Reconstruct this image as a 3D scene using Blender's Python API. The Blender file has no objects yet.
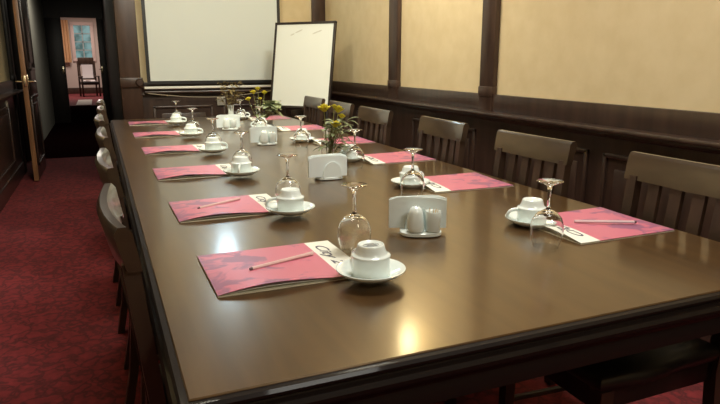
import bpy, bmesh, math, random
from mathutils import Vector, Matrix
random.seed(7)
S = bpy.context.scene
C = S.collection
PI = math.pi

# ------------------------------------------------------------------ camera
F_PX, CX, CY = 606.0, 360.0, 202.0
VPX, VPY = 96.0, 61.0
fw = Vector((VPX - CX, VPY - CY, F_PX)).normalized()          # world +Y seen from the camera (right, down, forward)
pit = math.atan2(CY - VPY, F_PX)
upc = Vector((0, -math.cos(pit), -math.sin(pit)))
if abs(upc.dot(fw)) > 1e-4: upc = Vector((0, -math.cos(pit), math.sin(pit)))
xc = fw.cross(upc)
right = Vector((xc[0], fw[0], upc[0])); down = Vector((xc[1], fw[1], upc[1])); fwd = Vector((xc[2], fw[2], upc[2]))
cam_d = bpy.data.cameras.new('camera'); cam = bpy.data.objects.new('camera', cam_d); C.objects.link(cam)
mw = Matrix.Identity(4)
for i in range(3):
    mw[i][0] = right[i]; mw[i][1] = -down[i]; mw[i][2] = -fwd[i]
mw[0][3], mw[1][3], mw[2][3] = 0, 0, 1.2
cam.matrix_world = mw
cam_d.sensor_width = 36; cam_d.lens = F_PX / 720 * 36; cam_d.clip_start = 0.02; cam_d.clip_end = 100
S.camera = cam

# ------------------------------------------------------------------ world, light, exposure
w = bpy.data.worlds.new('world'); S.world = w; w.use_nodes = True
w.node_tree.nodes['Background'].inputs[0].default_value = (0.55, 0.65, 0.75, 1)
w.node_tree.nodes['Background'].inputs[1].default_value = 0.02
S.view_settings.view_transform = 'Standard'; S.view_settings.look = 'None'
S.view_settings.exposure = 0.0; S.view_settings.gamma = 1.0; S.view_settings.use_curve_mapping = False

def area(name, loc, size, power, col, rot=(0, 0, 0), sy=None):
    l = bpy.data.lights.new(name, 'AREA'); l.energy = power; l.color = col; l.size = size
    if sy: l.shape = 'RECTANGLE'; l.size_y = sy
    o = bpy.data.objects.new(name, l); C.objects.link(o); o.location = loc; o.rotation_euler = rot
    return o
WARM = (1.0, 0.96, 0.80); NEUT = (1.0, 0.975, 0.88)
area('ceiling_lamp_a', (0.15, 3.4, 2.72), 0.4, 38, WARM, (math.radians(35), 0, 0))
area('ceiling_lamp_b', (1.45, 3.4, 2.72), 0.4, 38, WARM, (math.radians(35), 0, 0))
area('ceiling_lamp_c', (1.05, 1.5, 2.74), 0.6, 40, NEUT)
area('ceiling_lamp_d', (1.1, -1.0, 2.74), 0.7, 30, NEUT)
area('passage_fill', (-0.2, 10.5, 2.43), 0.3, 9, (1.0, 0.93, 0.8))  # added fill, no real lamp: brightens the pale wall of the unlit passage
area('far_room_lamp', (-0.3, 23.2, 2.9), 1.2, 100, (1.0, 0.85, 0.78))

# ------------------------------------------------------------------ materials
def mat(name, col, rough=0.5, **k):
    m = bpy.data.materials.new(name); m.use_nodes = True
    b = m.node_tree.nodes['Principled BSDF']
    b.inputs['Base Color'].default_value = (*col, 1); b.inputs['Roughness'].default_value = rough
    for a, v in k.items():
        b.inputs[a.replace('_', ' ')].default_value = v
    return m
def nodes(m): return m.node_tree.nodes, m.node_tree.links, m.node_tree.nodes['Principled BSDF']
def coords(m, scale=(1, 1, 1), kind='Object'):
    n, l, b = nodes(m)
    tc = n.new('ShaderNodeTexCoord'); mp = n.new('ShaderNodeMapping'); mp.inputs['Scale'].default_value = scale
    l.new(tc.outputs[kind], mp.inputs[0]); return mp.outputs[0]
def noise_mix(m, c1, c2, nscale, stretch=(1, 1, 1), detail=4, lo=0.35, hi=0.65, bump=0, dist=0):
    n, l, b = nodes(m)
    v = coords(m, stretch)
    t = n.new('ShaderNodeTexNoise'); t.inputs['Scale'].default_value = nscale; t.inputs['Detail'].default_value = detail
    t.inputs['Distortion'].default_value = dist
    l.new(v, t.inputs['Vector'])
    r = n.new('ShaderNodeValToRGB'); r.color_ramp.elements[0].position = lo; r.color_ramp.elements[1].position = hi
    r.color_ramp.elements[0].color = (*c1, 1); r.color_ramp.elements[1].color = (*c2, 1)
    l.new(t.outputs[0], r.inputs[0]); l.new(r.outputs[0], b.inputs['Base Color'])
    if bump:
        bp = n.new('ShaderNodeBump'); bp.inputs['Strength'].default_value = bump; bp.inputs['Distance'].default_value = 0.002
        l.new(t.outputs[0], bp.inputs['Height']); l.new(bp.outputs[0], b.inputs['Normal'])
    return r
M = {}
M['panel_wood'] = mat('panel_wood', (0.05, 0.022, 0.013), 0.38, Coat_Weight=0.4, Coat_Roughness=0.2)
noise_mix(M['panel_wood'], (0.026, 0.013, 0.009), (0.050, 0.026, 0.018), 3.0, (6, 6, 0.7), bump=0.15)
M['trim_wood'] = mat('trim_wood', (0.075, 0.035, 0.02), 0.33)
noise_mix(M['trim_wood'], (0.038, 0.020, 0.014), (0.064, 0.035, 0.024), 4.0, (5, 5, 0.8), bump=0.1)
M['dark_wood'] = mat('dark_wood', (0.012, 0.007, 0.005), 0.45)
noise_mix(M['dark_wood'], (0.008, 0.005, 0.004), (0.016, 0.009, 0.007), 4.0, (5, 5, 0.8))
M['table_wood'] = mat('table_wood', (0.10, 0.045, 0.02), 0.28, Coat_Weight=0.55, Coat_Roughness=0.13, Specular_Tint=(0.95, 0.72, 0.45, 1), Specular_IOR_Level=0.6)
noise_mix(M['table_wood'], (0.048, 0.023, 0.0075), (0.076, 0.038, 0.0125), 2.2, (9, 0.9, 9), detail=6, bump=0.0, dist=0.6)
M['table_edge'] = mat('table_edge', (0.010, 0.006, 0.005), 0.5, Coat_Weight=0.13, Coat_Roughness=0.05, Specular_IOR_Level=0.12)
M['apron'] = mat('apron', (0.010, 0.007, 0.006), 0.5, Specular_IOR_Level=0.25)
M['chair_wood'] = mat('chair_wood', (0.06, 0.03, 0.017), 0.42, Coat_Weight=0.12, Coat_Roughness=0.15)
noise_mix(M['chair_wood'], (0.028, 0.015, 0.009), (0.052, 0.029, 0.017), 5.0, (3, 3, 0.8))
M['chair_rail'] = mat('chair_rail', (0.12, 0.07, 0.035), 0.3, Coat_Weight=0.55, Coat_Roughness=0.1)
noise_mix(M['chair_rail'], (0.032, 0.020, 0.011), (0.054, 0.034, 0.020), 5.0, (3, 0.8, 3))
M['leather'] = mat('leather', (0.012, 0.009, 0.008), 0.42)
M['door_edge'] = mat('door_edge', (0.30, 0.14, 0.055), 0.4)
noise_mix(M['door_edge'], (0.17, 0.08, 0.035), (0.26, 0.125, 0.055), 4.0, (6, 6, 0.7))
M['carpet_in_shade'] = mat('carpet_in_shade', (0.010, 0.003, 0.003), 1.0, Specular_IOR_Level=0.0)  # passage carpet: shade of the unlit passage put into its near-black red
M['brass'] = mat('brass', (0.9, 0.78, 0.55), 0.22, Metallic=1.0)
M['wallpaper'] = mat('wallpaper', (0.62, 0.48, 0.24), 0.75)
noise_mix(M['wallpaper'], (0.635, 0.505, 0.29), (0.68, 0.55, 0.33), 9, (1, 1, 1), detail=6, bump=0.05)
M['plaster'] = mat('plaster', (0.62, 0.58, 0.5), 0.85)
M['pale_wall'] = mat('pale_wall', (0.55, 0.53, 0.45), 0.8)
M['far_wall'] = mat('far_wall', (0.50, 0.42, 0.36), 0.8)
M['curtain'] = mat('curtain', (0.55, 0.33, 0.17), 0.85)
M['ceiling'] = mat('ceiling', (0.66, 0.60, 0.48), 0.9)
M['screen'] = mat('screen', (0.66, 0.71, 0.68), 0.8)
M['board'] = mat('board', (0.78, 0.82, 0.76), 0.35)
M['black'] = mat('black', (0.012, 0.012, 0.012), 0.4)
M['black_frame'] = mat('black_frame', (0.02, 0.014, 0.012), 0.4)
M['white_plastic'] = mat('white_plastic', (0.75, 0.75, 0.70), 0.4)
M['ceramic'] = mat('ceramic', (0.78, 0.86, 0.84), 0.14, Coat_Weight=0.5, Coat_Roughness=0.05)
M['paper_white'] = mat('paper_white', (0.78, 0.80, 0.76), 0.9)
M['napkin'] = mat('napkin', (0.80, 0.88, 0.88), 0.95)
M['page'] = mat('page', (0.78, 0.74, 0.58), 0.7)
M['ink'] = mat('ink', (0.09, 0.08, 0.12), 0.6)
M['pencil'] = mat('pencil', (0.72, 0.50, 0.47), 0.4)
M['pencil_white'] = mat('pencil_white', (0.66, 0.50, 0.52), 0.4)
M['pencil_tip'] = mat('pencil_tip', (0.10, 0.06, 0.06), 0.5)
M['toothpick'] = mat('toothpick', (0.62, 0.46, 0.26), 0.7)
M['yellow'] = mat('yellow', (0.60, 0.52, 0.035), 0.7)
M['stem'] = mat('stem', (0.20, 0.20, 0.07), 0.6)
M['leaf'] = mat('leaf', (0.16, 0.24, 0.07), 0.5)
noise_mix(M['leaf'], (0.16, 0.20, 0.09), (0.33, 0.38, 0.21), 60)
M['dry'] = mat('dry', (0.17, 0.13, 0.05), 0.8)
noise_mix(M['dry'], (0.12, 0.10, 0.035), (0.24, 0.17, 0.07), 70)
M['cord'] = mat('cord', (0.35, 0.30, 0.22), 0.5)
M['glass'] = mat('glass', (1, 1, 1), 0.0, Transmission_Weight=1.0, IOR=1.45)
M['water_glass'] = mat('water_glass', (0.92, 1.0, 0.95), 0.02, Transmission_Weight=1.0, IOR=1.4)
M['plate_grey'] = mat('plate_grey', (0.40, 0.38, 0.33), 0.4)
M['smudge'] = mat('smudge', (.60, .61, .54), .7)
M['cloth'] = mat('cloth', (0.8, 0.76, 0.74), 0.9)
def emis(name, col, s):
    m = mat(name, (0, 0, 0), 0.5); b = m.node_tree.nodes['Principled BSDF']
    b.inputs['Emission Color'].default_value = (*col, 1); b.inputs['Emission Strength'].default_value = s; return m
M['bulb_warm'] = emis('bulb_warm', (1.0, 0.80, 0.42), 60)
M['bulb_cool'] = emis('bulb_cool', (0.62, 0.85, 1.0), 20)
# daylight behind the far window: teal panes with foliage blur (gives off light)
m = emis('daylight', (0.10, 0.2, 0.2), 1.0); M['daylight'] = m
n, l, b = nodes(m); v = coords(m)
t = n.new('ShaderNodeTexNoise'); t.inputs['Scale'].default_value = 3.5; l.new(v, t.inputs['Vector'])
r = n.new('ShaderNodeValToRGB'); r.color_ramp.elements[0].position = .4; r.color_ramp.elements[1].position = .62
r.color_ramp.elements[0].color = (0.045, 0.10, 0.095, 1); r.color_ramp.elements[1].color = (0.17, 0.30, 0.30, 1)
l.new(t.outputs[0], r.inputs[0]); l.new(r.outputs[0], b.inputs['Emission Color'])
# carpet: deep red with dark scroll marks
m = mat('carpet', (0.2, 0.01, 0.02), 0.95); M['carpet'] = m
n, l, b = nodes(m); v = coords(m)
nz = n.new('ShaderNodeTexNoise'); nz.inputs['Scale'].default_value = 9; nz.inputs['Detail'].default_value = 3; l.new(v, nz.inputs['Vector'])
mx = n.new('ShaderNodeMixRGB'); mx.inputs[0].default_value = 0.22; l.new(v, mx.inputs[1]); l.new(nz.outputs['Color'], mx.inputs[2])
wv = n.new('ShaderNodeTexVoronoi'); wv.feature = 'DISTANCE_TO_EDGE'; wv.inputs['Scale'].default_value = 15; l.new(mx.outputs[0], wv.inputs['Vector'])
r = n.new('ShaderNodeValToRGB'); r.color_ramp.elements[0].position = .02; r.color_ramp.elements[1].position = .17
r.color_ramp.elements[0].color = (0.098, 0.0095, 0.0115, 1); r.color_ramp.elements[1].color = (0.195, 0.0165, 0.020, 1)
l.new(wv.outputs[0], r.inputs[0])
n2 = n.new('ShaderNodeTexNoise'); n2.inputs['Scale'].default_value = 30; n2.inputs['Detail'].default_value = 5; l.new(v, n2.inputs['Vector'])
r2 = n.new('ShaderNodeValToRGB'); r2.color_ramp.elements[0].position = .3; r2.color_ramp.elements[1].position = .7
r2.color_ramp.elements[0].color = (.7, .68, .68, 1); r2.color_ramp.elements[1].color = (1.2, 1.2, 1.2, 1); l.new(n2.outputs[0], r2.inputs[0])
mu = n.new('ShaderNodeMixRGB'); mu.blend_type = 'MULTIPLY'; mu.inputs[0].default_value = 1
l.new(r.outputs[0], mu.inputs[1]); l.new(r2.outputs[0], mu.inputs[2]); l.new(mu.outputs[0], b.inputs['Base Color'])
# menu cover: pink print with a purple figure at the outer end
m = mat('menu_pink', (0.8, 0.2, 0.3), 0.38); M['menu_pink'] = m
n, l, b = nodes(m)
tc = n.new('ShaderNodeTexCoord'); sp = n.new('ShaderNodeSeparateXYZ'); l.new(tc.outputs['Object'], sp.inputs[0])
nz = n.new('ShaderNodeTexNoise'); nz.inputs['Scale'].default_value = 16; nz.inputs['Detail'].default_value = 5; nz.inputs['Distortion'].default_value = .8
l.new(tc.outputs['Object'], nz.inputs['Vector'])
mr = n.new('ShaderNodeMapRange'); mr.inputs['From Min'].default_value = 0.17; mr.inputs['From Max'].default_value = 0.02
mr.inputs['To Min'].default_value = -0.01; mr.inputs['To Max'].default_value = 0.15; l.new(sp.outputs[0], mr.inputs['Value'])
ad = n.new('ShaderNodeMath'); ad.operation = 'ADD'; l.new(nz.outputs[0], ad.inputs[0]); l.new(mr.outputs[0], ad.inputs[1])
r = n.new('ShaderNodeValToRGB'); r.color_ramp.elements[0].position = .57; r.color_ramp.elements[1].position = .66
r.color_ramp.elements[0].color = (0.59, 0.165, 0.235, 1); r.color_ramp.elements[1].color = (0.31, 0.115, 0.20, 1)
l.new(ad.outputs[0], r.inputs[0]); l.new(r.outputs[0], b.inputs['Base Color'])

# ------------------------------------------------------------------ mesh helpers
class MB:
    def __init__(s): s.bm = bmesh.new()
    def box(s, x0, y0, z0, x1, y1, z1, bev=0.0, M4=None, seg=2):
        r = bmesh.ops.create_cube(s.bm, size=1.0)
        vs = r['verts']
        for v in vs:
            v.co = Vector(((x0 + x1) / 2 + v.co.x * (x1 - x0), (y0 + y1) / 2 + v.co.y * (y1 - y0), (z0 + z1) / 2 + v.co.z * (z1 - z0)))
        if bev:
            es = list({e for v in vs for e in v.link_edges})
            rb = bmesh.ops.bevel(s.bm, geom=es, offset=bev, segments=seg, affect='EDGES', profile=0.5)
            vs = list({v for f in rb['faces'] for v in f.verts} | {v for v in vs if v.is_valid})
        if M4:
            for v in vs: v.co = M4 @ v.co
        return s
    def lathe(s, prof, loc=(0, 0, 0), n=32, closed=False, M4=None):
        L = Vector(loc); rings = []
        for (r, z) in prof:
            if r < 1e-5:
                rings.append([s.bm.verts.new(L + Vector((0, 0, z)))])
            else:
                rings.append([s.bm.verts.new(L + Vector((r * math.cos(2 * PI * k / n), r * math.sin(2 * PI * k / n), z))) for k in range(n)])
        if closed: rings.append(rings[0])
        for a, b_ in zip(rings[:-1], rings[1:]):
            for k in range(n):
                k2 = (k + 1) % n
                if len(a) == 1 and len(b_) == 1: continue
                if len(a) == 1: s.bm.faces.new((a[0], b_[k], b_[k2]))
                elif len(b_) == 1: s.bm.faces.new((a[k], a[k2], b_[0]))
                else: s.bm.faces.new((a[k], a[k2], b_[k2], b_[k]))
        if M4:
            for rg in rings:
                for v in rg: v.co = M4 @ v.co
        return s
    def tube(s, pts, rad, n=8):
        pts = [Vector(p) for p in pts]; rings = []
        rads = rad if isinstance(rad, (list, tuple)) else [rad] * len(pts)
        pu = None
        for i, p in enumerate(pts):
            t = (pts[min(i + 1, len(pts) - 1)] - pts[max(i - 1, 0)]).normalized()
            u = pu - t * pu.dot(t) if pu else t.cross(Vector((0, 0, 1)) if abs(t.z) < .9 else Vector((1, 0, 0)))
            u.normalize(); pu = u; w_ = t.cross(u)
            rings.append([s.bm.verts.new(p + (u * math.cos(2 * PI * k / n) + w_ * math.sin(2 * PI * k / n)) * rads[i]) for k in range(n)])
        for a, b_ in zip(rings[:-1], rings[1:]):
            for k in range(n): s.bm.faces.new((a[k], a[(k + 1) % n], b_[(k + 1) % n], b_[k]))
        s.bm.faces.new(rings[0][::-1]); s.bm.faces.new(rings[-1]); return s
    def sweep(s, secs):
        """secs: list of closed rings of points, joined and capped"""
        rs = [[s.bm.verts.new(Vector(p)) for p in sec] for sec in secs]; n = len(rs[0])
        for a, b_ in zip(rs[:-1], rs[1:]):
            for k in range(n): s.bm.faces.new((a[k], a[(k + 1) % n], b_[(k + 1) % n], b_[k]))
        s.bm.faces.new(rs[0][::-1]); s.bm.faces.new(rs[-1]); return s
    def slab(s, fn, nx, ny, th):
        """solid sheet: fn(u,v) gives the upper surface, th its thickness"""
        up = [[s.bm.verts.new(Vector(fn(i / nx, j / ny))) for j in range(ny + 1)] for i in range(nx + 1)]
        dn = [[s.bm.verts.new(Vector(fn(i / nx, j / ny)) - Vector((0, 0, th))) for j in range(ny + 1)] for i in range(nx + 1)]
        f = s.bm.faces.new
        for i in range(nx):
            for j in range(ny):
                f((up[i][j], up[i + 1][j], up[i + 1][j + 1], up[i][j + 1])); f((dn[i][j], dn[i][j + 1], dn[i + 1][j + 1], dn[i + 1][j]))
        for i in range(nx):
            f((up[i][0], dn[i][0], dn[i + 1][0], up[i + 1][0])); f((up[i][ny], up[i + 1][ny], dn[i + 1][ny], dn[i][ny]))
        for j in range(ny):
            f((up[0][j], up[0][j + 1], dn[0][j + 1], dn[0][j])); f((up[nx][j], dn[nx][j], dn[nx][j + 1], up[nx][j + 1]))
        return s
    def build(s, name, m, parent=None, smooth=True, angle=35):
        bmesh.ops.recalc_face_normals(s.bm, faces=s.bm.faces)
        me = bpy.data.meshes.new(name); s.bm.to_mesh(me); s.bm.free()
        me.materials.append(m)
        if smooth:
            for p in me.polygons: p.use_smooth = True
            try: me.set_sharp_from_angle(angle=math.radians(angle))
            except Exception: pass
        o = bpy.data.objects.new(name, me); C.objects.link(o)
        if parent: o.parent = parent
        return o
def tag(o, label=None, cat=None, group=None, kind=None):
    if label: o['label'] = label
    if cat: o['category'] = cat
    if group: o['group'] = group
    if kind: o['kind'] = kind
    return o
def empty(name, loc=(0, 0, 0), rz=0):
    o = bpy.data.objects.new(name, None); C.objects.link(o); o.location = loc; o.rotation_euler = (0, 0, rz); o.empty_display_size = .05
    return o
def copy_tree(o, parent=None):
    c = o.copy(); C.objects.link(c)
    if parent: c.parent = parent
    for ch in [x for x in ALLCH.get(o.name, [])]: copy_tree(ch, c)
    return c
ALLCH = {}
def index_children(root):
    ALLCH[root.name] = list(root.children)
    for ch in root.children: index_children(ch)
def struct(name, mb, m, **k):
    o = mb.build(name, m, **k); o['kind'] = 'structure'; return o

# ------------------------------------------------------------------ setting
XL, XR, YB, ZC = -0.85, 2.2, 6.13, 2.8
H0 = 1.2
struct('floor', MB().box(XL - 1.3, -2.6, -0.05, XR + .12, 8.5, 0), M['carpet'])
struct('floor.001', MB().box(XL - .1, 8.5, -0.05, 1.2, 18.6, 0), M['carpet_in_shade'])
struct('floor.002', MB().box(-2.5, 18.6, -0.05, 2.5, 26, 0.0), M['carpet'])
struct('ceiling', MB().box(XL - .1, -2.6, ZC, XR + .12, YB + .1, ZC + .1), M['ceiling'])
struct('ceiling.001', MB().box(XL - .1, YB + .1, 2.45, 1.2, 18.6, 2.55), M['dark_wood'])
struct('ceiling.002', MB().box(-2.5, 18.6, 3.0, 2.5, 26, 3.1), M['ceiling'])
# back wall (right of the passage): wallpaper over panelled wainscot
struct('wall_back', MB().box(0.19, YB, 0, XR + .12, YB + .12, ZC), M['wallpaper'])
struct('wall_right', MB().box(XR, -2.6, 0, XR + .12, YB, ZC), M['wallpaper'])
struct('wall_front', MB().box(XL - .1, -2.7, 0, XR + .12, -2.6, ZC), M['wallpaper'])
struct('wall_left', MB().box(XL - .1, -2.6, 0, XL, 7.62, ZC), M['wallpaper'])
struct('wall_passage_left', MB().box(XL - .1, 8.5, 0, XL, 13.4, 2.5), M['pale_wall'])
struct('wall_passage_side_room', MB().box(XL - 1.3, 7.5, 0, XL - 1.2, 8.6, 2.6), M['dark_wood'])
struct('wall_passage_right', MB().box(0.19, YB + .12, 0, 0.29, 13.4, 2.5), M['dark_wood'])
mb = MB(); mb.box(XL - .1, 13.4, 0, -0.56, 13.5, 2.5); mb.box(0.07, 13.4, 0, 0.29, 13.5, 2.5); mb.box(-0.56, 13.4, 2.02, 0.07, 13.5, 2.5)
struct('wall_passage_end', mb, M['dark_wood'])
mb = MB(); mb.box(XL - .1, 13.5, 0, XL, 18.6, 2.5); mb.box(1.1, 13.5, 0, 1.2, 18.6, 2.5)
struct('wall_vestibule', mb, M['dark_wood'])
# far room
struct('wall_far_back', MB().box(-2.5, 25.5, 0, 2.5, 25.6, 3), M['far_wall'])
mb = MB(); mb.box(-2.6, 18.6, 0, -2.5, 25.6, 3); mb.box(2.5, 18.6, 0, 2.6, 25.6, 3)
struct('wall_far_side', mb, M['far_wall'])
mb = MB(); mb.box(-2.5, 18.6, 0, XL - .02, 18.7, 3); mb.box(1.15, 18.6, 0, 2.5, 18.7, 3); mb.box(XL - .02, 18.6, 2.5, 1.15, 18.7, 3)
struct('wall_far_front', mb, M['dark_wood'])
struct('baseboard_far', MB().box(-2.5, 25.46, 0, 2.5, 25.5, 0.22, .01), M['trim_wood'])

def wainscot_x(name, x, sgn, y0, y1, panels, ledge=0.90, top=1.005):
    """panelling on a wall whose face is at x; sgn = direction out of the wall"""
    mb = MB()
    def b(d0, d1, ya, za, yb_, zb, bev=0): 
        xa, xb = sorted((x + sgn * d0, x + sgn * d1)); mb.box(xa, ya, za, xb, yb_, zb, bev)
    b(0, .02, y0, 0, y1, ledge)
    b(0, .028, y0, ledge, y1, top, .004)
    b(0, .105, y0, ledge - .018, y1, ledge + .004, .007); b(0, .06, y0, ledge - .04, y1, ledge - .018, .006)
    b(0, .036, y0, ledge - .05, y1, ledge - .025, .006)
    b(0, .032, y0, 0.0, y1, 0.14, .006)
    for (pa, pb) in panels:                     # raised frame of each panel
        za, zb = .22, .78
        for q in ((pa, zb - .022, pb, zb), (pa, za, pb, za + .022), (pa, za, pa + .022, zb), (pb - .022, za, pb, zb)):
            b(.018, .034, q[0], q[1], q[2], q[3], .005)
        b(.018, .027, pa + .07, za + .07, pb - .07, zb - .07, .006)
    return mb
pr = [(-1.1, -.2), (.1, 1.05), (1.25, 2.17), (2.27, 3.0), (3.25, 4.1), (4.55, 5.2), (5.3, 6.0)]
struct('trim_1', wainscot_x('w', XR, -1, -2.6, YB, pr), M['panel_wood'])
struct('trim_2', wainscot_x('w', XL, 1, -2.6, 7.55, [(-2, -.5), (-.2, 1.3), (1.6, 3.1), (3.4, 4.9), (5.2, 6.8)]), M['panel_wood'])
# back wall wainscot
mb = MB()
mb.box(.37, YB - .02, 0, XR, YB, .92); mb.box(.37, YB - .028, .92, XR, YB, 1.005, .004)
mb.box(.39, YB - .085, .90, XR - .05, YB, .925, .008); mb.box(.37, YB - .036, .875, XR - .03, YB, .90, .006); mb.box(.37, YB - .032, 0, XR - .03, YB, .14, .006)
for (pa, pb) in ((.46, 1.02), (1.12, 1.64), (1.74, 2.1)):
    for q in ((pa, .758, pb, .78), (pa, .22, pb, .242), (pa, .22, pa + .022, .78), (pb - .022, .22, pb, .78)):
        mb.box(q[0], YB - .034, q[1], q[2], YB - .018, q[3], .005)
    mb.box(pa + .07, YB - .027, .29, pb - .07, YB - .018, .71, .006)
struct('trim_3', mb, M['panel_wood'])
# pilasters
def pil_x(x, sgn, y0, y1, z0=.9, z1=ZC, d=.035):
    mb = MB(); xa, xb = sorted((x, x + sgn * d)); mb.box(xa, y0, z0, xb, y1, z1, .005)
    xa, xb = sorted((x, x + sgn * (d + .006))); mb.box(xa, y0 - .003, .99, xb, y1 + .003, 1.05, .006)
    return mb
for i, (a, b_) in enumerate(((4.36, 4.52), (3.08, 3.22), (1.7, 1.86), (.3, .44), (-1.1, -.96))):
    if i < 2 or i > 2: struct('trim_%d' % (10 + i), pil_x(XR, -1, a, b_), M['trim_wood'])
mb = MB(); mb.box(.19, YB - .05, 0, .37, YB + .12, ZC, .006); mb.box(.185, YB - .075, .96, .385, YB, 1.05, .008)
mb.box(.18, YB - .07, 0, .39, YB, .18, .006)
mb.lathe([(0, .02), (.028, .018), (.034, .008), (.038, 0)], M4=Matrix.Translation((.355, YB - .075, 1.005)) @ Matrix.Rotation(PI / 2, 4, 'X'))
struct('trim_4', mb, M['trim_wood'])
struct('trim_5', MB().box(2.06, YB - .04, .9, XR, YB, ZC, .005), M['trim_wood'])
struct('trim_6', pil_x(XL, 1, 7.42, 7.62, 0), M['dark_wood'])
struct('trim_7', MB().box(XL - .1, 8.38, 0, XL + .03, 8.5, 2.5, .005), M['dark_wood'])
struct('trim_8', MB().box(XL - .1, 7.62, 2.15, XL, 8.4, 2.8), M['dark_wood'])
# threshold of pale stone at the far room
struct('trim_9', MB().box(-0.62, 18.7, 0, -0.22, 21.2, .012), M['pale_wall'])

# ---- open door leaf in the left wall, standing parallel to it
d = empty('door_1', (0, 0, 0)); d['kind'] = 'structure'
X0, X1, DY0, DY1, DH = -.685, -.64, 6.87, 7.85, 2.12
MB().box(X0, DY0 + .01, .01, X1, DY1, DH, .002).build('door_leaf', M['panel_wood'], d)
MB().box(X0, DY0, .01, X1, DY0 + .012, DH, .001).build('door_edge', M['door_edge'], d)
mb = MB()
for (za, zb) in ((.15, .85), (1.1, 2.0)):
    for q in ((DY0 + .12, za, DY1 - .12, za + .03), (DY0 + .12, zb - .03, DY1 - .12, zb), (DY0 + .12, za, DY0 + .15, zb), (DY1 - .15, za, DY1 - .12, zb)):
        mb.box(X1 - .002, q[0], q[1], X1 + .014, q[2], q[3], .004)
    mb.box(X1 - .002, DY0 + .2, za + .08, X1 + .008, DY1 - .2, zb - .08, .004)
mb.build('door_panel', M['panel_wood'], d)
for sx, xx in ((1, X1), (-1, X0)):
    mb = MB()
    mb.box(min(xx, xx + sx * .006), DY0 + .04, .93, max(xx, xx + sx * .006), DY0 + .08, 1.07, .002)
    mb.tube([(xx, DY0 + .06, 1.0), (xx + sx * .05, DY0 + .06, 1.0), (xx + sx * .06, DY0 + .075, 1.0), (xx + sx * .06, DY0 + .17, .995)], .009)
    mb.build('door_handle', M['brass'], d)
MB().box(X0 + .012, DY0 - .002, .95, X1 - .012, DY0 + .004, 1.06, .001).build('lock_plate', M['brass'], d)
# ---- dark double doors at the passage end, either side of the gap
for nm, xa, xb, hx in (('door_2', XL + .01, -.56, -.60), ('door_3', .07, .18, .10)):
    d = empty(nm); d['kind'] = 'structure'
    MB().box(xa, 13.34, .01, xb, 13.385, 2.0, .004).build('door_leaf', M['dark_wood'], d)
    mb = MB().box(hx - .02, 13.33, .96, hx + .02, 13.34, 1.10, .003)
    mb.tube([(hx, 13.335, 1.04), (hx, 13.29, 1.04), (hx - .05, 13.28, 1.04)], .008); mb.build('door_handle', M['brass'], d)
# ---- far window
wd = empty('window_1', (0, 0, 0)); wd['kind'] = 'structure'
wx0, wx1, wz0, wz1, wy = -.66, -.11, 1.30, 2.48, 25.5
mb = MB()
for q in ((wx0 - .12, wz0 - .12, wx1 + .12, wz0), (wx0 - .12, wz1, wx1 + .12, wz1 + .12), (wx0 - .12, wz0, wx0, wz1), (wx1, wz0, wx1 + .12, wz1)):
    mb.box(q[0], wy - .06, q[1], q[2], wy, q[3], .01)
mb.build('window_frame', mat('frame_paint', (.62, .48, .42), .6), wd)
mb = MB(); xm = (wx0 + wx1) / 2
mb.box(xm - .018, wy - .05, wz0, xm + .018, wy - .01, wz1)
for k in range(1, 4):
    z = wz0 + (wz1 - wz0) * k / 4; mb.box(wx0, wy - .05, z - .016, wx1, wy - .01, z + .016)
mb.build('glazing_bar', mat('bar_paint', (.35, .38, .36), .6), wd)
MB().box(wx0, wy - .012, wz0, wx1, wy - .004, wz1).build('window_pane', M['daylight'], wd)
mb = MB()
pts = []
def curt(u, v): return (-1.24 + u * .42, 25.28 + .035 * math.sin(u * 26), 1.15 + v * 1.5)
mb2 = MB(); nx = 40
top = []
mb2.sweep([[(curt(u / nx, v)[0], curt(u / nx, v)[1] + dd, curt(u / nx, v)[2]) for (v, dd) in ((0, 0), (1, 0), (1, .02), (0, .02))] for u in range(nx + 1)])
tag(mb2.build('curtain', M['curtain']), 'tan curtain hanging left of the window in the far room', 'curtain')

# ---- chair in the far room with white cloth on it
fc = empty('armchair', (-.28, 23.4, 0), math.radians(12))
tag(fc, 'dark wooden armchair seen through the distant doorway under the far window', 'chair')
for sx in (-1, 1):
    MB().box(sx * .27 - .025, -.27, 0, sx * .27 + .025, -.22, .66, .006).build('leg', M['chair_wood'], fc)
    MB().box(sx * .27 - .025, .22, 0, sx * .27 + .025, .27, 1.2, .006).build('leg', M['chair_wood'], fc)
    MB().box(sx * .27 - .03, -.29, .66, sx * .27 + .03, .24, .70, .01).build('armrest', M['chair_wood'], fc)
MB().box(-.27, -.27, .40, .27, .25, .50, .02).build('seat', M['leather'], fc)
mb = MB().box(-.26, .22, 1.05, .26, .27, 1.32, .02); mb.box(-.24, .23, .58, .24, .26, .64, .01)
for k in range(5): mb.box(-.22 + k * .11 - .018, .235, .6, -.22 + k * .11 + .018, .255, 1.08, .004)
mb.build('backrest', M['chair_wood'], fc)
cl = MB().sweep([[(-.17 + .02 * math.sin(z * 9), y, z) , (.19, y - .02, z), (.19, y, z), (-.17 + .02 * math.sin(z * 9), y + .02, z)] for (y, z) in ((.19, .62), (.185, .8), (.19, .95), (.185, 1.08))])
o = cl.build('cloth', M['cloth']); o.location = (-.28, 23.4, 0); o.rotation_euler.z = math.radians(12)
tag(o, 'white cloth draped on the backrest of the distant armchair', 'cloth', 'white cloths on the distant armchair')
o = MB().slab(lambda u, v: (-.2 + u * .4, -.24 + v * .36, .535 + .008 * math.sin(u * 7) * math.cos(v * 6)), 8, 6, .03).build('cloth', M['cloth']); o.location = (-.28, 23.4, .0); o.rotation_euler.z = math.radians(12)
tag(o, 'folded white cloth lying on the seat of the distant armchair', 'cloth', 'white cloths on the distant armchair')

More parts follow.
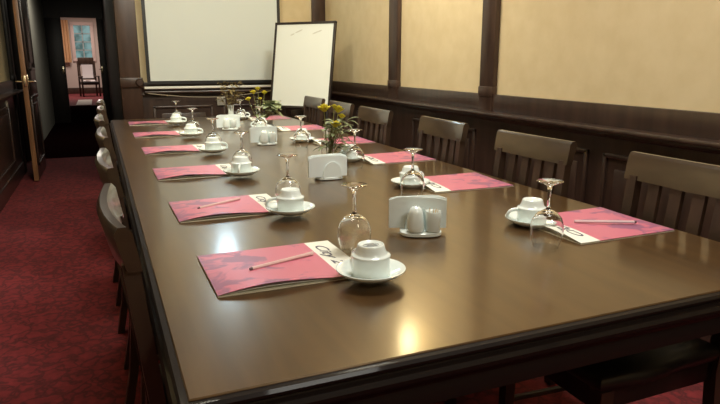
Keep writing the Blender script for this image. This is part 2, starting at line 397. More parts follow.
# ---- projection screen on the back wall
YS = 6.04
ps = empty('projection_screen', (1.05, YS, 0)); tag(ps, 'large off-white projection screen with black border hanging on the back wall', 'screen')
sx0, sx1, sz0, sz1 = -.60, .625, 1.018, 2.0
MB().box(sx0, -.004, sz0, sx1, 0.004, sz1).build('screen_sheet', M['screen'], ps)
mb = MB(); mb.box(sx0 - .03, -.006, sz0 - .03, sx0, .006, sz1); mb.box(sx1, -.006, sz0 - .03, sx1 + .03, .006, sz1); mb.box(sx0, -.006, sz0 - .03, sx1, .006, sz0)
mb.build('screen_border', M['black'], ps)
MB().box(sx0 - .06, -.014, .945, sx1 + .02, .014, .968, .006).build('bottom_bar', M['white_plastic'], ps)
mb = MB().box(sx0 - .06, -.04, sz1, sx1 + .06, .05, sz1 + .09, .012)
mb.build('housing', M['white_plastic'], ps)
MB().tube([(sx0 - .03, 0, sz0 - .015), (sx0 - .03, 0, .96)], .006).build('hanger', M['black'], ps)
tag(MB().tube([(.42 + t * 1.2, YB - .093, .905 - .05 * math.sin(t * PI) + .01 * t) for t in [i / 20 for i in range(21)]], .004, 6).build('cord', M['cord']),
    'thin pale cord sagging along the back wall below the projection screen', 'cord')
def plate(name, loc, rz, label, cat):
    e = empty(name, loc, rz); tag(e, label, cat)
    MB().box(-.04, -.012, -.04, .04, 0, .04, .004).build('cover_plate', M['plate_grey'], e)
    mb = MB().box(-.025, -.015, -.025, .025, -.011, .025, .003); mb.build('insert', M['plate_grey'], e)
plate('wall_socket', (1.10, YB - .036, .815), 0, 'small white wall socket on the panelling behind the brown dried plant', 'socket')
plate('light_switch', (XL + .021, 6.72, .79), PI / 2, 'white switch plate on the dark left wall panelling near the open door', 'switch')

# lamps above the frame
sc = empty('wall_sconce', (XR, 3.93, 2.38)); tag(sc, 'brass wall sconce with a warm glowing globe on the right wall', 'lamp')
mb = MB(); mb.box(-.02, -.05, -.09, 0, .05, .09, .006); mb.tube([(0, 0, -.04), (-.08, 0, -.06), (-.11, 0, -.03)], .008); mb.lathe([(0, -.035), (.03, -.03), (.035, -.02)], (-.12, 0, 0), 20); mb.build('bracket', M['brass'], sc)
MB().lathe([(.0, -.05), (.03, -.044), (.052, -.01), (.056, .05), (.052, .12), (.03, .165), (0, .175)], (-.12, 0, 0.02), 24).build('globe', M['bulb_warm'], sc)
sc = empty('wall_lamp', (1.08, YB, 2.38)); tag(sc, 'cool white wall lamp mounted above the projection screen', 'lamp')
MB().box(-.12, -.03, -.27, .12, 0, .27, .01).build('back_plate', M['white_plastic'], sc)
MB().box(-.08, -.09, -.25, .08, -.03, .25, .02).build('diffuser', M['bulb_cool'], sc)

# ---- flip chart board leaning across the corner
yaw, lean = math.radians(49.35), math.radians(10.27)
fb = empty('flip_chart', (0, 0, 0)); tag(fb, 'tall white flip chart board with thin black frame leaning in the back right corner', 'board')
rr = Vector((math.cos(yaw), -math.sin(yaw), 0)); bk = Vector((math.sin(yaw), math.cos(yaw), 0)); uu = Vector((0, 0, math.cos(lean))) + bk * math.sin(lean)
nn = rr.cross(uu)      # towards the room or wall
if nn.dot(bk) < 0: nn = -nn
BL = Vector((1.434 * 1.0, 5.5, -.413 + H0)); BW, BH = .628, .764
Mb = Matrix(((rr.x, nn.x, uu.x, BL.x), (rr.y, nn.y, uu.y, BL.y), (rr.z, nn.z, uu.z, BL.z), (0, 0, 0, 1)))
fb.matrix_world = Mb
MB().box(.012, 0, .012, BW - .012, .012, BH - .012).build('writing_surface', M['board'], fb)
mb = MB(); fwid = .020
for q in ((0, 0, BW, fwid), (0, BH - fwid, BW, BH), (0, 0, fwid, BH), (BW - fwid, 0, BW, BH)): mb.box(q[0], -.008, q[1], q[2], .018, q[3], .002)
mb.build('frame', M['black_frame'], fb)
for (a, b_, c, d_) in ((.40, .66, .46, .675), (.45, .67, .49, .69), (.22, .675, .29, .69), (.17, .65, .21, .66)):
    MB().lathe([(0, .0002), (1, .0002), (1, 0), (0, 0)], n=14, M4=Matrix.Translation(((a + c) / 2, -.0006, (b_ + d_) / 2)) @ Matrix.Rotation(-.35, 4, 'Y') @ Matrix.Diagonal(((c - a) / 1.7, 1, .006, 1)) @ Matrix.Rotation(PI / 2, 4, 'X')).build('pen_smudge', M['smudge'], fb)
MB().box(.05, -.045, -.005, BW - .05, 0, .008, .002).build('pen_tray', M['black_frame'], fb)
# easel legs: reach the floor
inv = Mb.inverted()
for k, (a, b_) in enumerate((((.06, .02, .5), (-.02, .0, None)), ((BW - .06, .02, .5), (BW + .02, 0, None)), ((BW / 2, .02, .6), None))):
    top_w = Mb @ Vector(a)
    if k < 2:
        dirw = (Mb.to_3x3() @ Vector((-.05 if k == 0 else .05, 0, -1))).normalized(); foot = top_w + dirw * (top_w.z / -dirw.z)
    else:
        foot = Vector((top_w.x + .16, top_w.y + .14, 0))
    MB().tube([inv @ top_w, inv @ (foot + Vector((0, 0, .012)))], .012).build('leg', M['black_frame'], fb)

# ------------------------------------------------------------------ conference table
TX0, TX1, TY0, TY1, TZ = .075, 1.425, .775, 5.14, .75
ct = empty('conference_table', ((TX0 + TX1) / 2, (TY0 + TY1) / 2, 0)); tag(ct, 'long polished dark brown wooden conference table set for a meeting', 'table')
hx, hy = (TX1 - TX0) / 2, (TY1 - TY0) / 2
def rect_rings(prof):
    mb = MB(); mb.sweep([[(-hx - o_, -hy - o_, z), (hx + o_, -hy - o_, z), (hx + o_, hy + o_, z), (-hx - o_, hy + o_, z)] for (o_, z) in prof]); return mb
rect_rings([(0, TZ - .03), (0, TZ - .002), (-.002, TZ)]).build('tabletop', M['table_wood'], ct)
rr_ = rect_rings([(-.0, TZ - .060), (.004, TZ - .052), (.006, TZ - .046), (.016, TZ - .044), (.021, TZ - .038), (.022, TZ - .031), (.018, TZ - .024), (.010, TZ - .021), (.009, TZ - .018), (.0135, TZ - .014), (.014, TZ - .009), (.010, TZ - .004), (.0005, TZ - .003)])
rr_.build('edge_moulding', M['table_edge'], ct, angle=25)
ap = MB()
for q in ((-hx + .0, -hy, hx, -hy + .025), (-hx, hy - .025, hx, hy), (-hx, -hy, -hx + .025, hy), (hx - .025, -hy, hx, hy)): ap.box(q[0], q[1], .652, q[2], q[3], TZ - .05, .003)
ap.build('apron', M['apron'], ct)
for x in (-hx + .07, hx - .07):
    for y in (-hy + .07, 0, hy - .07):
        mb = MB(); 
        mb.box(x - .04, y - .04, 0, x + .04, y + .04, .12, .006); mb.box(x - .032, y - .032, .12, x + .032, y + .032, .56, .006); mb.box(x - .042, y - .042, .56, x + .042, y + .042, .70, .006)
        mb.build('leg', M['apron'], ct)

# ------------------------------------------------------------------ chairs (local +x faces the table)
def make_chair():
    r = empty('dining_chair')
    def bx(z, y):       # back surface x at height z, width position y
        t = (z - .45) / .48
        return -.215 - .040 * max(t, 0) - .020 * (1 - (y / .215) ** 2) * min(1, max(0, t * 1.2))
    # seat cushion (soft)
    mb = MB(); rings = []
    for (ins, z) in ((.03, .425), (.005, .435), (.0, .455), (.012, .472), (.05, .482), (.13, .486)):
        rings.append([(sx * (.21 - ins) , sy * (.215 - ins - (0.015 if sx < 0 else 0)), z) for sx, sy in ((-1, -1), (-.3, -1.02), (.4, -1.02), (1, -.95), (1.03, 0), (1, .95), (.4, 1.02), (-.3, 1.02), (-1, 1))])
    mb.sweep(rings); mb.build('seat', M['leather'], r, angle=60)
    mb = MB(); mb.box(-.2, -.185, .37, .195, -.16, .43, .004); mb.box(-.2, .16, .37, .195, .185, .43, .004); mb.box(.17, -.185, .37, .195, .185, .43, .004); mb.box(-.2, -.185, .37, -.175, .185, .43, .004)
    mb.build('seat_frame', M['dark_wood'], r)
    for sy in (-1, 1):
        y = sy * .18; s_ = .018
        MB().sweep([[(.18 + a * w_, y + b_ * w_, z) for a, b_ in ((-1, -1), (1, -1), (1, 1), (-1, 1))] for (z, w_) in ((0, .013), (.2, .016), (.43, .020))]).build('leg', M['chair_wood'], r)
        yy = sy * .182
        secs = []
        for (z, xo) in ((0, -.265), (.15, -.235), (.40, -.21), (.50, None), (.62, None), (.74, None), (.86, None)):
            xx = xo if xo is not None else bx(z, yy)
            yk = yy
            secs.append([(xx + a * .014, yk + b_ * .017, z) for a, b_ in ((-1, -1), (1, -1), (1, 1), (-1, 1))])
        MB().sweep(secs).build('leg', M['chair_wood'], r)
        MB().tube([(-.225, sy * .18, .18), (.18, sy * .18, .20)], .010).build('stretcher', M['chair_wood'], r)
    for k in range(4):
        yk = -.110 + k * .0733
        MB().sweep([[(bx(z, yk) + a * .007, yk + b_ * .019, z) for a, b_ in ((-1, -1), (1, -1), (1, 1), (-1, 1))] for z in (.47, .56, .65, .74, .80, .86)]).build('slat', M['chair_wood'], r)
    MB().sweep([[(bx(.5, y) + a * .01, y, z) for a, z in ((-1, .49), (1, .49), (1, .53), (-1, .53))] for y in (-.19, -.1, 0, .1, .19)]).build('back_rail', M['chair_wood'], r)
    secs = []
    for k in range(15):
        y = -.208 + .416 * k / 14; e = abs(y) / .208
        zt = .925 + .004 * e ** 2; zb = .842 + .006 * e
        xt = bx(.93, y) - .006; xb = bx(.845, y)
        secs.append([(xb + .013, y, zb), (xt + .014, y, zt - .010), (xt + .006, y, zt), (xt - .008, y, zt), (xt - .015, y, zt - .012), (xb - .012, y, zb)])
    MB().sweep(secs).build('top_rail', M['chair_rail'], r, angle=45)
    return r
proto = make_chair(); index_children(proto)
LC = [1.27, 1.90, 2.60, 3.30, 3.98, 4.66]
RC = [1.17, 1.83, 2.52, 3.27, 3.88, 4.50]
LJ = [(.0, 2), (-.004, 2), (-.004, 2), (-.012, 1), (0, 1), (0, -1)]
left_names = ['nearest chair on the left side, back curving beside the nearest pink folder', 'second chair from the camera along the left side of the table', 'third chair from the camera along the left side of the table',
              'fourth chair from the camera along the left side of the table', 'fifth chair from the camera along the left side, next to the farthest', 'farthest chair on the left side, nearest the passage']
right_names = ['nearest dark slatted chair on the right, beside the folder with the pencil', 'second slatted chair on the right, behind the second inverted glass', 'third slatted chair on the right, middle of the long wainscot',
               'fourth slatted chair on the right, right of the front flower vase', 'fifth slatted chair on the right, behind the front yellow flowers', 'farthest slatted chair on the right, in front of the flip chart']
first = True
for i in range(6):
    o = proto if first else copy_tree(proto); first = False
    o.location = (.271 + LJ[i][0], LC[i], 0); o.rotation_euler = (0, 0, math.radians(LJ[i][1]))
    tag(o, left_names[i], 'chair', 'chairs along the left side of the table')
for i in range(6):
    o = copy_tree(proto); o.location = (1.225 + (0.01, 0, .01, 0, .02, .04)[i], RC[i], 0); o.rotation_euler = (0, 0, PI + math.radians((0, 1, -1, 1, -1, 0)[i]))
    tag(o, right_names[i], 'chair', 'chairs along the right side of the table')

# ------------------------------------------------------------------ folders
def text_mesh(txt, size, shear=.35):
    cu = bpy.data.curves.new('t', 'FONT'); cu.body = txt; cu.size = size; cu.shear = shear; cu.extrude = .00025; cu.offset = 0.0
    to = bpy.data.objects.new('t', cu); C.objects.link(to)
    dg = bpy.context.evaluated_depsgraph_get(); me = bpy.data.meshes.new_from_object(to.evaluated_get(dg))
    bpy.data.objects.remove(to); return me
M['page_w'] = mat('page_w', (0.80, 0.80, 0.72), 0.6)
FW, FD, PW = .325, .27, .262
def make_folder(kind):
    """origin at outer near corner, x towards the table middle, y away; kind 0: bulges at the near edge, 1: strip end lifted"""
    def zc(x, y):
        u, v = x / FW, y / FD
        if kind == 0: return .0045 + .017 * math.sin(min(1, u * 1.05) * PI) ** 1 * (1 - v) ** 1.5 * (1.1 - u) + .0012 * math.sin(v * PI)
        return .0045 + .012 * math.sin(PI * v) * max(0, (u - .45) / .55) ** 1.5 + .006 * (1 - u) * max(0, .5 - v)
    r = empty('menu_folder')
    MB().slab(lambda u, v: (u * FW, v * FD, .0012), 2, 2, .0010).build('back_cover', M['page'], r)
    MB().slab(lambda u, v: (.004 + u * (FW - .008), .004 + v * (FD - .008), .0012 + .45 * zc(u * FW, v * FD)), 12, 10, .0010).build('inner_page', M['page_w'], r)
    MB().slab(lambda u, v: (u * PW, v * FD, zc(u * PW, v * FD)), 16, 12, .0008).build('front_cover', M['menu_pink'], r)
    MB().slab(lambda u, v: (PW + u * (FW - PW), v * FD, zc(PW + u * (FW - PW), v * FD)), 6, 12, .0008).build('cream_strip', M['page_w'], r)
    me = text_mesh('City 2', .055)
    xs = [v.co.x for v in me.vertices]; wd_ = max(xs) or .1
    for v in me.vertices:       # runs along the strip, reading from the far end to the near end
        a, b_, c = v.co.x * .16 / wd_, v.co.y * .8, v.co.z
        x = PW + .014 + b_ * .85; y = FD - .03 - a
        v.co = (x, y, zc(x, y) + .0006 + c)
    me.materials.append(M['ink']); o = bpy.data.objects.new('logo_lettering', me); C.objects.link(o); o.parent = r
    index_children(r); return r
fA, fB = make_folder(0), make_folder(1)
ordn = ['nearest', 'second', 'third', 'fourth', 'fifth', 'farthest']
LM = [(.178, 1.128, 0), (.178, 1.735, .5), (.18, 2.415, 0), (.182, 3.12, .3), (.175, 3.86, 0), (.18, 4.63, 0)]
lab = ['pink folder nearest the camera on the left, pencil on it, beside the nearest cup', 'pink folder with a pencil on it, second from the camera on the left side',
       'pink folder without pencil, third from the camera on the left side', 'pink folder fourth from the camera on the left side', 'pink folder fifth from the camera on the left side', 'farthest pink folder on the left side, by the table corner']
for i, (x, y, a) in enumerate(LM):
    o = fA if i == 0 else copy_tree(fA); o.location = (x, y, TZ); o.rotation_euler = (0, 0, math.radians(a)); tag(o, lab[i], 'folder', 'pink folders on the left side of the table')
RM = [(1.405, 1.395, 180), (1.385, 2.06, 178), (1.412, 2.70, 181), (1.412, 3.37, 180), (1.41, 4.12, 179), (1.39, 4.93, 180)]
lab = ['pink folder nearest the camera on the right, pencil across it, beside the front right glass', 'pink folder second from the camera on the right side, beside the second cup',
       'pink folder third from the camera on the right side', 'pink folder partly hidden behind the front flower vase on the right side', 'pink folder fifth from the camera on the right side, before the flip chart', 'farthest pink folder on the right side, behind the middle flower vase']
for i, (x, y, a) in enumerate(RM):
    o = fB if i == 0 else copy_tree(fB); o.location = (x, y, TZ); o.rotation_euler = (0, 0, math.radians(a)); tag(o, lab[i], 'folder', 'pink folders on the right side of the table')

# pencils
def pencil(p0, p1, label, body, z0, z1):
    a, b_ = Vector((*p0, TZ + z0)), Vector((*p1, TZ + z1)); dr = (b_ - a).normalized(); L = (b_ - a).length
    e = empty('pencil', a); e.rotation_mode = 'QUATERNION'; e.rotation_quaternion = Vector((1, 0, 0)).rotation_difference(dr); tag(e, label, 'pencil', 'pencils on the folders')
    MB().tube([(.006, 0, 0), (L, 0, 0)], .0042, 6).build('body', M[body], e)
    MB().tube([(0, 0, 0), (.006, 0, 0)], [.0028, .0042], 6).build('tip', M['pencil_tip'], e)
pencil((.265, 1.232), (.428, 1.292), 'pale pink pencil lying on the nearest left folder', 'pencil', .0135, .0115)
pencil((.247, 1.85), (.393, 1.938), 'pale pink pencil lying on the second left folder', 'pencil', .0115, .0105)
pencil((1.348, 1.203), (1.197, 1.28), 'whitish pencil lying on the nearest right folder', 'pencil_white', .0125, .0115)

# ------------------------------------------------------------------ cups, saucers, glasses
def make_cup():
    r = empty('coffee_cup')
    MB().lathe([(.0375, 0), (.0395, -.0005), (.041, .001), (.0400, .020), (.0400, .038), (.0412, .0405), (.0412, .0430), (.0395, .0445), (.0355, .0455), (.0335, .0480), (.0300, .0560), (.0280, .0625), (.0265, .0650), (.0250, .0650), (.0235, .0635), (.0225, .0625), (0, .0622), (0, .0570), (.027, .056), (.031, .047), (.0375, .040), (.0375, .001)], n=40, closed=True).build('cup_body', M['ceramic'], r, angle=60)
    MB().tube([(.0385 + .031 * math.sin(t) ** .7, 0, .0235 + .0155 * math.cos(t)) for t in [PI * k / 12 for k in range(13)]], [.0046] * 13, 8).build('handle', M['ceramic'], r, angle=60)
    index_children(r); return r
saucer_me = MB().lathe([(0, .003), (.030, .003), (.040, .0045), (.048, .008), (.064, .0155), (.0755, .0215), (.0775, .0212), (.0775, .0190), (.067, .0115), (.052, .0035), (.040, .0), (.036, .0), (.034, .0015), (0, .0015)], n=48).build('saucer', M['ceramic'], angle=60)
def make_glass():
    outer = [(.0305, 0), (.0345, .012), (.0385, .028), (.0405, .044), (.0395, .058), (.034, .074), (.024, .086), (.012, .093), (.0055, .097), (.0042, .104), (.0037, .125), (.0044, .142), (.007, .1535), (.018, .1605), (.031, .1642), (.0325, .1652)]
    inner = [(.0315, .1662), (.015, .1660), (0, .1658)]
    wall = [(0, .0905), (.008, .0895), (.0225, .0835), (.0325, .0725), (.0382, .058), (.0394, .044), (.0375, .028), (.0336, .012), (.0297, 0)]
    r = empty('wine_glass')
    MB().lathe(wall[::1] + outer + inner, n=40).build('bowl', M['glass'], r, angle=70)
    return r
# one continuous glass body: bowl, stem and foot are blown in one piece
g0 = make_glass(); b0 = g0.children[0]; b0.parent = None; bpy.data.objects.remove(g0); b0.name = 'wine_glass'; glass0 = b0
cup0 = make_cup()
SC = .94
LS = [(.489, 1.095), (.493, 1.69), (.493, 2.365), (.496, 3.03), (.488, 3.75), (.492, 4.53)]
LG = [(.535, 1.295), (.522, 1.812), (.522, 2.480), (.519, 3.145), (.519, 3.865), (.510, 4.645)]
RS = [(1.092, 1.335), (1.030, 1.95), (1.042, 2.58), (1.048, 3.32), (1.00, 4.08), (1.03, 4.86)]
RG = [(.990, 1.150), (.938, 1.762), (.986, 2.380), (.967, 3.080), (.935, 3.85), (.972, 4.60)]
LH = [100, 165, 250, 0, -20, -10]; RH = [162, 20, 200, 30, 160, 0]
first = True
for side, SS, GG, HH in (('left', LS, LG, LH), ('right', RS, RG, RH)):
    for i in range(6):
        if first: cu, sa, gl = cup0, saucer_me, glass0; first = False
        else: cu, sa, gl = copy_tree(cup0), saucer_me.copy(), glass0.copy(); C.objects.link(sa); C.objects.link(gl)
        dz = .0095 if side == 'left' else .0
        if side == 'right' and 1.075 < SS[i][0] and False: dz = .006
        sa.scale = (SC, SC, 1); sa.location = (*SS[i], TZ + dz + .0003); cu.location = (SS[i][0], SS[i][1], TZ + dz + .0038); cu.rotation_euler = (0, 0, math.radians(HH[i])); cu.scale = (1.0, 1.0, 1.07)
        gl.location = (*GG[i], TZ + .0005)
        wh = {0: 'nearest the camera', 1: 'second from the camera', 2: 'third from the camera', 3: 'fourth from the camera', 4: 'fifth from the camera', 5: 'farthest from the camera'}[i]
        tag(cu, 'white coffee cup upside down on its saucer, %s in the %s row' % (wh, side), 'cup', 'upturned coffee cups')
        tag(sa, 'round white saucer under an upturned cup, %s in the %s row' % (wh, side), 'saucer', 'white saucers')
        tag(gl, 'clear stemmed wine glass standing upside down, %s in the %s row' % (wh, side), 'glass', 'upside down wine glasses')
# printed mark inside the foot of the nearest cup
mk = MB()
for k in range(3): mk.box(-.012 + .003 * (k == 1), -.006 + k * .005, 0, .012 - .003 * (k == 2), -.0035 + k * .005, .0003)
mk.tube([(.017 * math.cos(t), .010 * math.sin(t), 0) for t in [2 * PI * k / 24 for k in range(25)]], .0006, 5)
o = mk.build('printed_mark', mat('grey_print', (.13, .13, .14), .5), cup0); o.location = (0, 0, .0624); o.rotation_euler = (0, 0, math.radians(-100))

# ------------------------------------------------------------------ napkin holders with shakers
def make_holder():
    r = empty('napkin_holder')
    # oval tray
    def oval(a, b_, n=36): return [(a * math.copysign(abs(math.cos(t)) ** .7, math.cos(t)), b_ * math.copysign(abs(math.sin(t)) ** .7, math.sin(t)) ) for t in [2 * PI * k / n for k in range(n)]]
    mb = MB(); mb.sweep([[(x + .004, y - .010, z) for x, y in oval(a, b_)] for (a, b_, z) in ((.050, .038, 0), (.055, .043, .003), (.055, .043, .010), (.052, .040, .0125))])
    mb.build('tray', M['ceramic'], r, angle=50)
    for yy in (-.004, .028):
        mb = MB(); pts = [(.037 * math.cos(t), .060 * max(0, math.sin(t)) ** .8) for t in [PI * k / 20 for k in range(21)]]
        mb.sweep([[(x, yy + dy, .011 + z) for x, z in pts] for dy in (-.003, .003)]); mb.build('arch_plate', M['ceramic'], r, angle=50)
    index_children(r); return r
def make_napkins():
    """a sheaf of folded napkins: gently fanned leaves in one stack"""
    mb = MB()
    for k in range(6):
        y = -.010 + k * .0040 ; dx = (k % 3 - 1) * .0015; zt = .078 + (.006, .003, .007, .004, .006, .002)[k]
        def fn(u): return y + .0022 * math.sin(u * PI * 1.5 + k)
        secs = []
        for j in range(9):
            u = j / 8; x = -.076 + u * .152 + dx; zt = (.078 + (.006, .003, .007, .004, .006, .002)[k]) - .007 * abs(2 * u - 1) ** 6 + .0015 * math.sin(u * 5 + k)
            secs.append([(x, fn(u) - .0017, 0), (x, fn(u) + .0017, 0), (x, fn(u) + .0017 - .003 * (k - 2.5) * -.3, zt), (x, fn(u) - .0012 - .003 * (k - 2.5) * -.3, zt)])
        mb.sweep(secs)
    return mb.build('paper_napkins', M['napkin'], angle=40)
def make_shaker():
    r = empty('salt_shaker')
    MB().lathe([(0, 0), (.0165, 0), (.019, .003), (.0195, .012), (.0175, .030), (.0155, .045), (.0125, .054), (.007, .059), (0, .0605)], n=28).build('shaker_body', M['ceramic'], r, angle=60)
    mb = MB()
    for k in range(5): mb.lathe([(0, .0006), (.0009, .0006), (.0009, 0)], (.005 * math.cos(k * 1.257), .005 * math.sin(k * 1.257), .0598), 6)
    mb.build('pour_hole', M['ink'], r); index_children(r); return r
def make_pot():
    r = empty('toothpick_cup')
    MB().lathe([(0, 0), (.0145, 0), (.0165, .003), (.0165, .030), (.0175, .047), (.0168, .048), (.0155, .047), (.0145, .03), (.0145, .006), (0, .005)], n=28).build('cup_body', M['ceramic'], r, angle=60)
    index_children(r); return r
hold0, nap0, shk0, pot0 = make_holder(), make_napkins(), make_shaker(), make_pot()
tp0 = MB().tube([(0, 0, 0), (0, 0, .003), (0, 0, .052), (0, 0, .056)], [.0002, .0011, .0011, .0002], 5).build('toothpick', M['toothpick'])
HP = [(.757, 1.382, -22, 'in front, between the two nearest cups'), (.805, 2.195, 176, 'second from the camera, its arched plate facing the camera'),
      (.825, 3.28, 4, 'third from the camera, before the middle flower vase'), (.79, 4.11, -14, 'farthest from the camera, before the brown dried plant')]
for i, (x, y, a, t) in enumerate(HP):
    if i == 0: h_, n_, s_, p_ = hold0, nap0, shk0, pot0
    else: h_, n_, s_, p_ = copy_tree(hold0), nap0.copy(), copy_tree(shk0), copy_tree(pot0); C.objects.link(n_)
    R = Matrix.Rotation(math.radians(a), 3, 'Z'); B = Vector((x, y, TZ + .0005))
    h_.location = B; h_.rotation_euler = (0, 0, math.radians(a))
    n_.location = B + R @ Vector((.014, .012, .0135) if i == 1 else (-.008 if i else -.002, .012, .0135)); n_.rotation_euler = (0, 0, math.radians(a))
    s_.scale = p_.scale = (1.2, 1.2, 1.15); s_.location = B + R @ Vector((-.012 if i == 0 else -.018, -.033, .0128)); p_.location = B + R @ Vector((.034 if i == 0 else .027, -.031, .0128))
    tag(h_, 'white ceramic napkin holder, ' + t, 'napkin holder', 'ceramic napkin holders down the table middle')
    tag(n_, 'sheaf of white paper napkins in the holder ' + t.split(',')[0], 'napkins', 'napkin sheaves in the holders')
    tag(s_, 'small white ceramic salt shaker on the napkin holder ' + t.split(',')[0], 'shaker', 'salt shakers')
    tag(p_, 'small white ceramic toothpick cup on the napkin holder ' + t.split(',')[0], 'toothpick cup', 'toothpick cups')
    for k in range(8 if i in (0,) else 5):
        o = tp0 if (i == 0 and k == 0) else tp0.copy()
        if not (i == 0 and k == 0): C.objects.link(o)
        an = k * 2.4; rr2 = .003 + .0007 * k
        o.location = p_.location + Vector((rr2 * math.cos(an), rr2 * math.sin(an), .0062)); o.rotation_euler = (-.11 * math.sin(an), .11 * math.cos(an), 0)
        tag(o, 'wooden toothpick standing in the white cup of the napkin holder ' + t.split(',')[0], 'toothpick', 'toothpicks in the cup ' + t.split(',')[0])

# ------------------------------------------------------------------ flowers
def leaf_sweep(mb, p, dr, L, W, droop=.3, n=7):
    dr = Vector(dr).normalized(); side = dr.cross(Vector((0, 0, 1))).normalized(); nrm = side.cross(dr)
    secs = []
    for k in range(n):
        t = k / (n - 1); w_ = W * (math.sin(PI * min(1, t * .92 + .05)) ** .8) * .5 + .0004
        c = Vector(p) + dr * (L * t) - Vector((0, 0, 1)) * (droop * L * t * t)
        cup_ = w_ * .25
        secs.append([c - side * w_ + nrm * cup_, c, c + side * w_ + nrm * cup_, c + side * w_ + nrm * (cup_ + .0008), c + nrm * .0008, c - side * w_ + nrm * (cup_ + .0008)])
    mb.sweep(secs)
def bloom(mb, c, r, ax=Vector((0, 0, 1)), rows=3, rnd=random):
    """layered petals"""
    ax = ax.normalized(); u = ax.orthogonal().normalized(); v = ax.cross(u)
    for row in range(rows):
        npet = 5 + row; tilt = (.25, .6, 1.0)[row]; rad = r * (.45, .75, 1.0)[row]
        for k in range(npet):
            a = 2 * PI * k / npet + row * .5; o_ = u * math.cos(a) + v * math.sin(a)
            secs = []
            for t in (0, .35, .7, 1):
                p = Vector(c) + o_ * (rad * math.sin(tilt * 1.1) * t + .001) + ax * (r * 1.1 * t * math.cos(tilt * .9))
                w_ = rad * (.18, .5, .6, .25)[int(t * 3 + .01)]
                s_ = ax.cross(o_)
                secs.append([p - s_ * w_, p + o_ * .0012, p + s_ * w_, p + s_ * w_ - o_ * .001, p - o_ * .0005, p - s_ * w_ - o_ * .001])
            mb.sweep(secs)
def flower(base, head, r, label, group, leafy=True, m='yellow', leafscale=1.0):
    base = Vector(base); head = Vector(head); e = empty('yellow_flower', base); h = head - base
    mid = h * .5 + Vector((h.x * .12, h.y * .12, .01))
    pts = [Vector((0, 0, 0)), h * .25 + (mid - h * .5) * .6, mid, h * .78 + (mid - h * .5) * .5, h]
    MB().tube(pts, [.0022, .0022, .002, .0018, .0022], 6).build('stem', M['stem'], e)
    mb = MB(); bloom(mb, h, r, (h - mid) + Vector((0, 0, .02))); mb.lathe([(0, -.004), (r * .35, 0), (r * .45, r * .5), (r * .2, r), (0, r)], h, 12); mb.build('bloom', M[m], e)
    if leafy:
        mb = MB()
        for k in range(4):
            a = random.uniform(0, 2 * PI); p = h * (.35 + .13 * k)
            leaf_sweep(mb, p, (math.cos(a), math.sin(a), .5), .045 * leafscale, .02 * leafscale, .4)
        mb.build('leaf', M['leaf'], e)
    tag(e, label, 'flower', group); return e
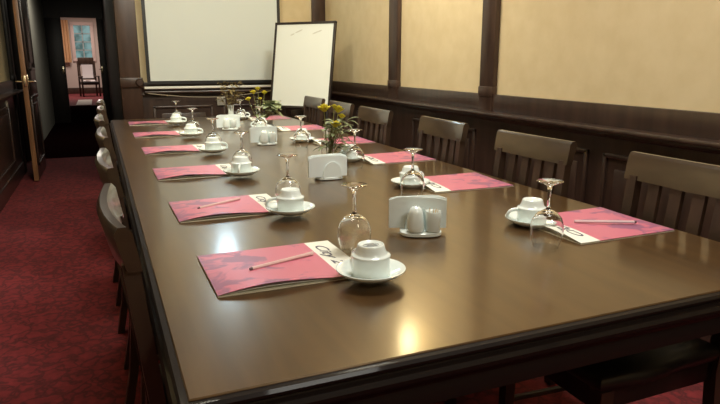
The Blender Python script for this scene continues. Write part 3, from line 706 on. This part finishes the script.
# front clear vase
V1 = Vector((.925, 2.55, TZ + .0005))
vz = MB().lathe([(0, .010), (.020, .010), (.025, .02), (.027, .05), (.028, .09), (.0275, .105), (.0295, .105), (.030, .09), (.029, .05), (.0275, .01), (.026, 0), (0, 0)], n=32).build('glass_vase', M['glass'])
vz.location = V1; tag(vz, 'clear glass vase of yellow flowers nearest the camera, behind the second napkin holder', 'vase', 'flower vases')
up = [(-.022, -.02, .235, .030), (.062, .03, .225, .028), (.026, -.03, .165, .026), (.090, .06, .195, .018), (.040, .02, .245, .015)]
nm = ['leftmost yellow bloom', 'large rightward yellow bloom', 'low central yellow bloom', 'small outermost right bloom', 'tallest thin bloom']
for (x, y, z, r_), t in zip(up, nm):
    flower(V1 + Vector((x * .12, y * .12, .012)), V1 + Vector((x, y, z)), r_, t + ' in the front clear vase', 'flowers in the front vase', leafscale=1.25)
def foliage(name, base, n, R_, z0, z1, label, m='leaf', L=.06, W=.022, seed=1, bias=(0, 0)):
    rnd = random.Random(seed); e = empty(name, base); mb = MB(); ms = MB()
    for k in range(n):
        a = rnd.uniform(0, 2 * PI); q = rnd.uniform(.3, 1); z = rnd.uniform(z0, z1); p = Vector((R_ * q * math.cos(a) + bias[0] * z, R_ * q * math.sin(a) + bias[1] * z, z))
        if k % 3 == 0: ms.tube([(p.x * .1, p.y * .1, .012), (p.x * .5, p.y * .5, z * .6), tuple(p)], .0013, 5)
        leaf_sweep(mb, p, (math.cos(a) + bias[0], math.sin(a) + bias[1], rnd.uniform(-.1, .9)), L * rnd.uniform(.6, 1.1), W * rnd.uniform(.7, 1.2), rnd.uniform(.2, .7))
    ms.build('stem', M['stem'] if m == 'leaf' else M['dry'], e); mb.build('foliage', M[m], e); tag(e, label, 'greenery'); return e
foliage('leafy_sprig', V1, 60, .045, .06, .20, 'green leafy sprigs filling the front clear vase', L=.055, W=.02, seed=3, bias=(.3, 0))
# middle vase
V2 = Vector((1.05, 4.30, TZ + .0005))
vz2 = vz.copy(); C.objects.link(vz2); vz2.location = V2; tag(vz2, 'clear glass vase of yellow flowers in front of the screen and flip chart', 'vase', 'flower vases')
up = [(-.085, -.02, .18, .022), (-.045, 0, .225, .024), (-.012, 0, .250, .022), (.038, .02, .22, .024), (-.005, -.03, .185, .014)]
nm = ['leftmost low bloom', 'upper left bloom', 'tallest yellow bloom', 'upper right bloom', 'small half hidden bloom']
for (x, y, z, r_), t in zip(up, nm):
    flower(V2 + Vector((x * .12, y * .12, .012)), V2 + Vector((x, y, z)), r_, t + ' in the mid-table clear vase', 'flowers in the mid-table vase', leafscale=.8)
foliage('leafy_sprig', V2, 26, .035, .07, .15, 'broad green leaves spreading from the mid-table clear vase', L=.09, W=.07, seed=5, bias=(.6, -.1))
# white bud vase with dried plant
V3 = Vector((.975, 4.99, TZ + .0005))
v3 = MB().lathe([(0, 0), (.02, 0), (.024, .01), (.022, .05), (.024, .08), (.029, .10), (.027, .101), (.021, .08), (.019, .05), (.02, .01), (0, .008)], n=28).build('bud_vase', M['ceramic'], angle=60)
v3.location = V3; tag(v3, 'narrow white ceramic vase at the far end of the table', 'vase', 'flower vases')
foliage('dried_plant', V3, 80, .085, .12, .28, 'brownish green dried plant in the narrow white vase', m='dry', L=.05, W=.024, seed=8)
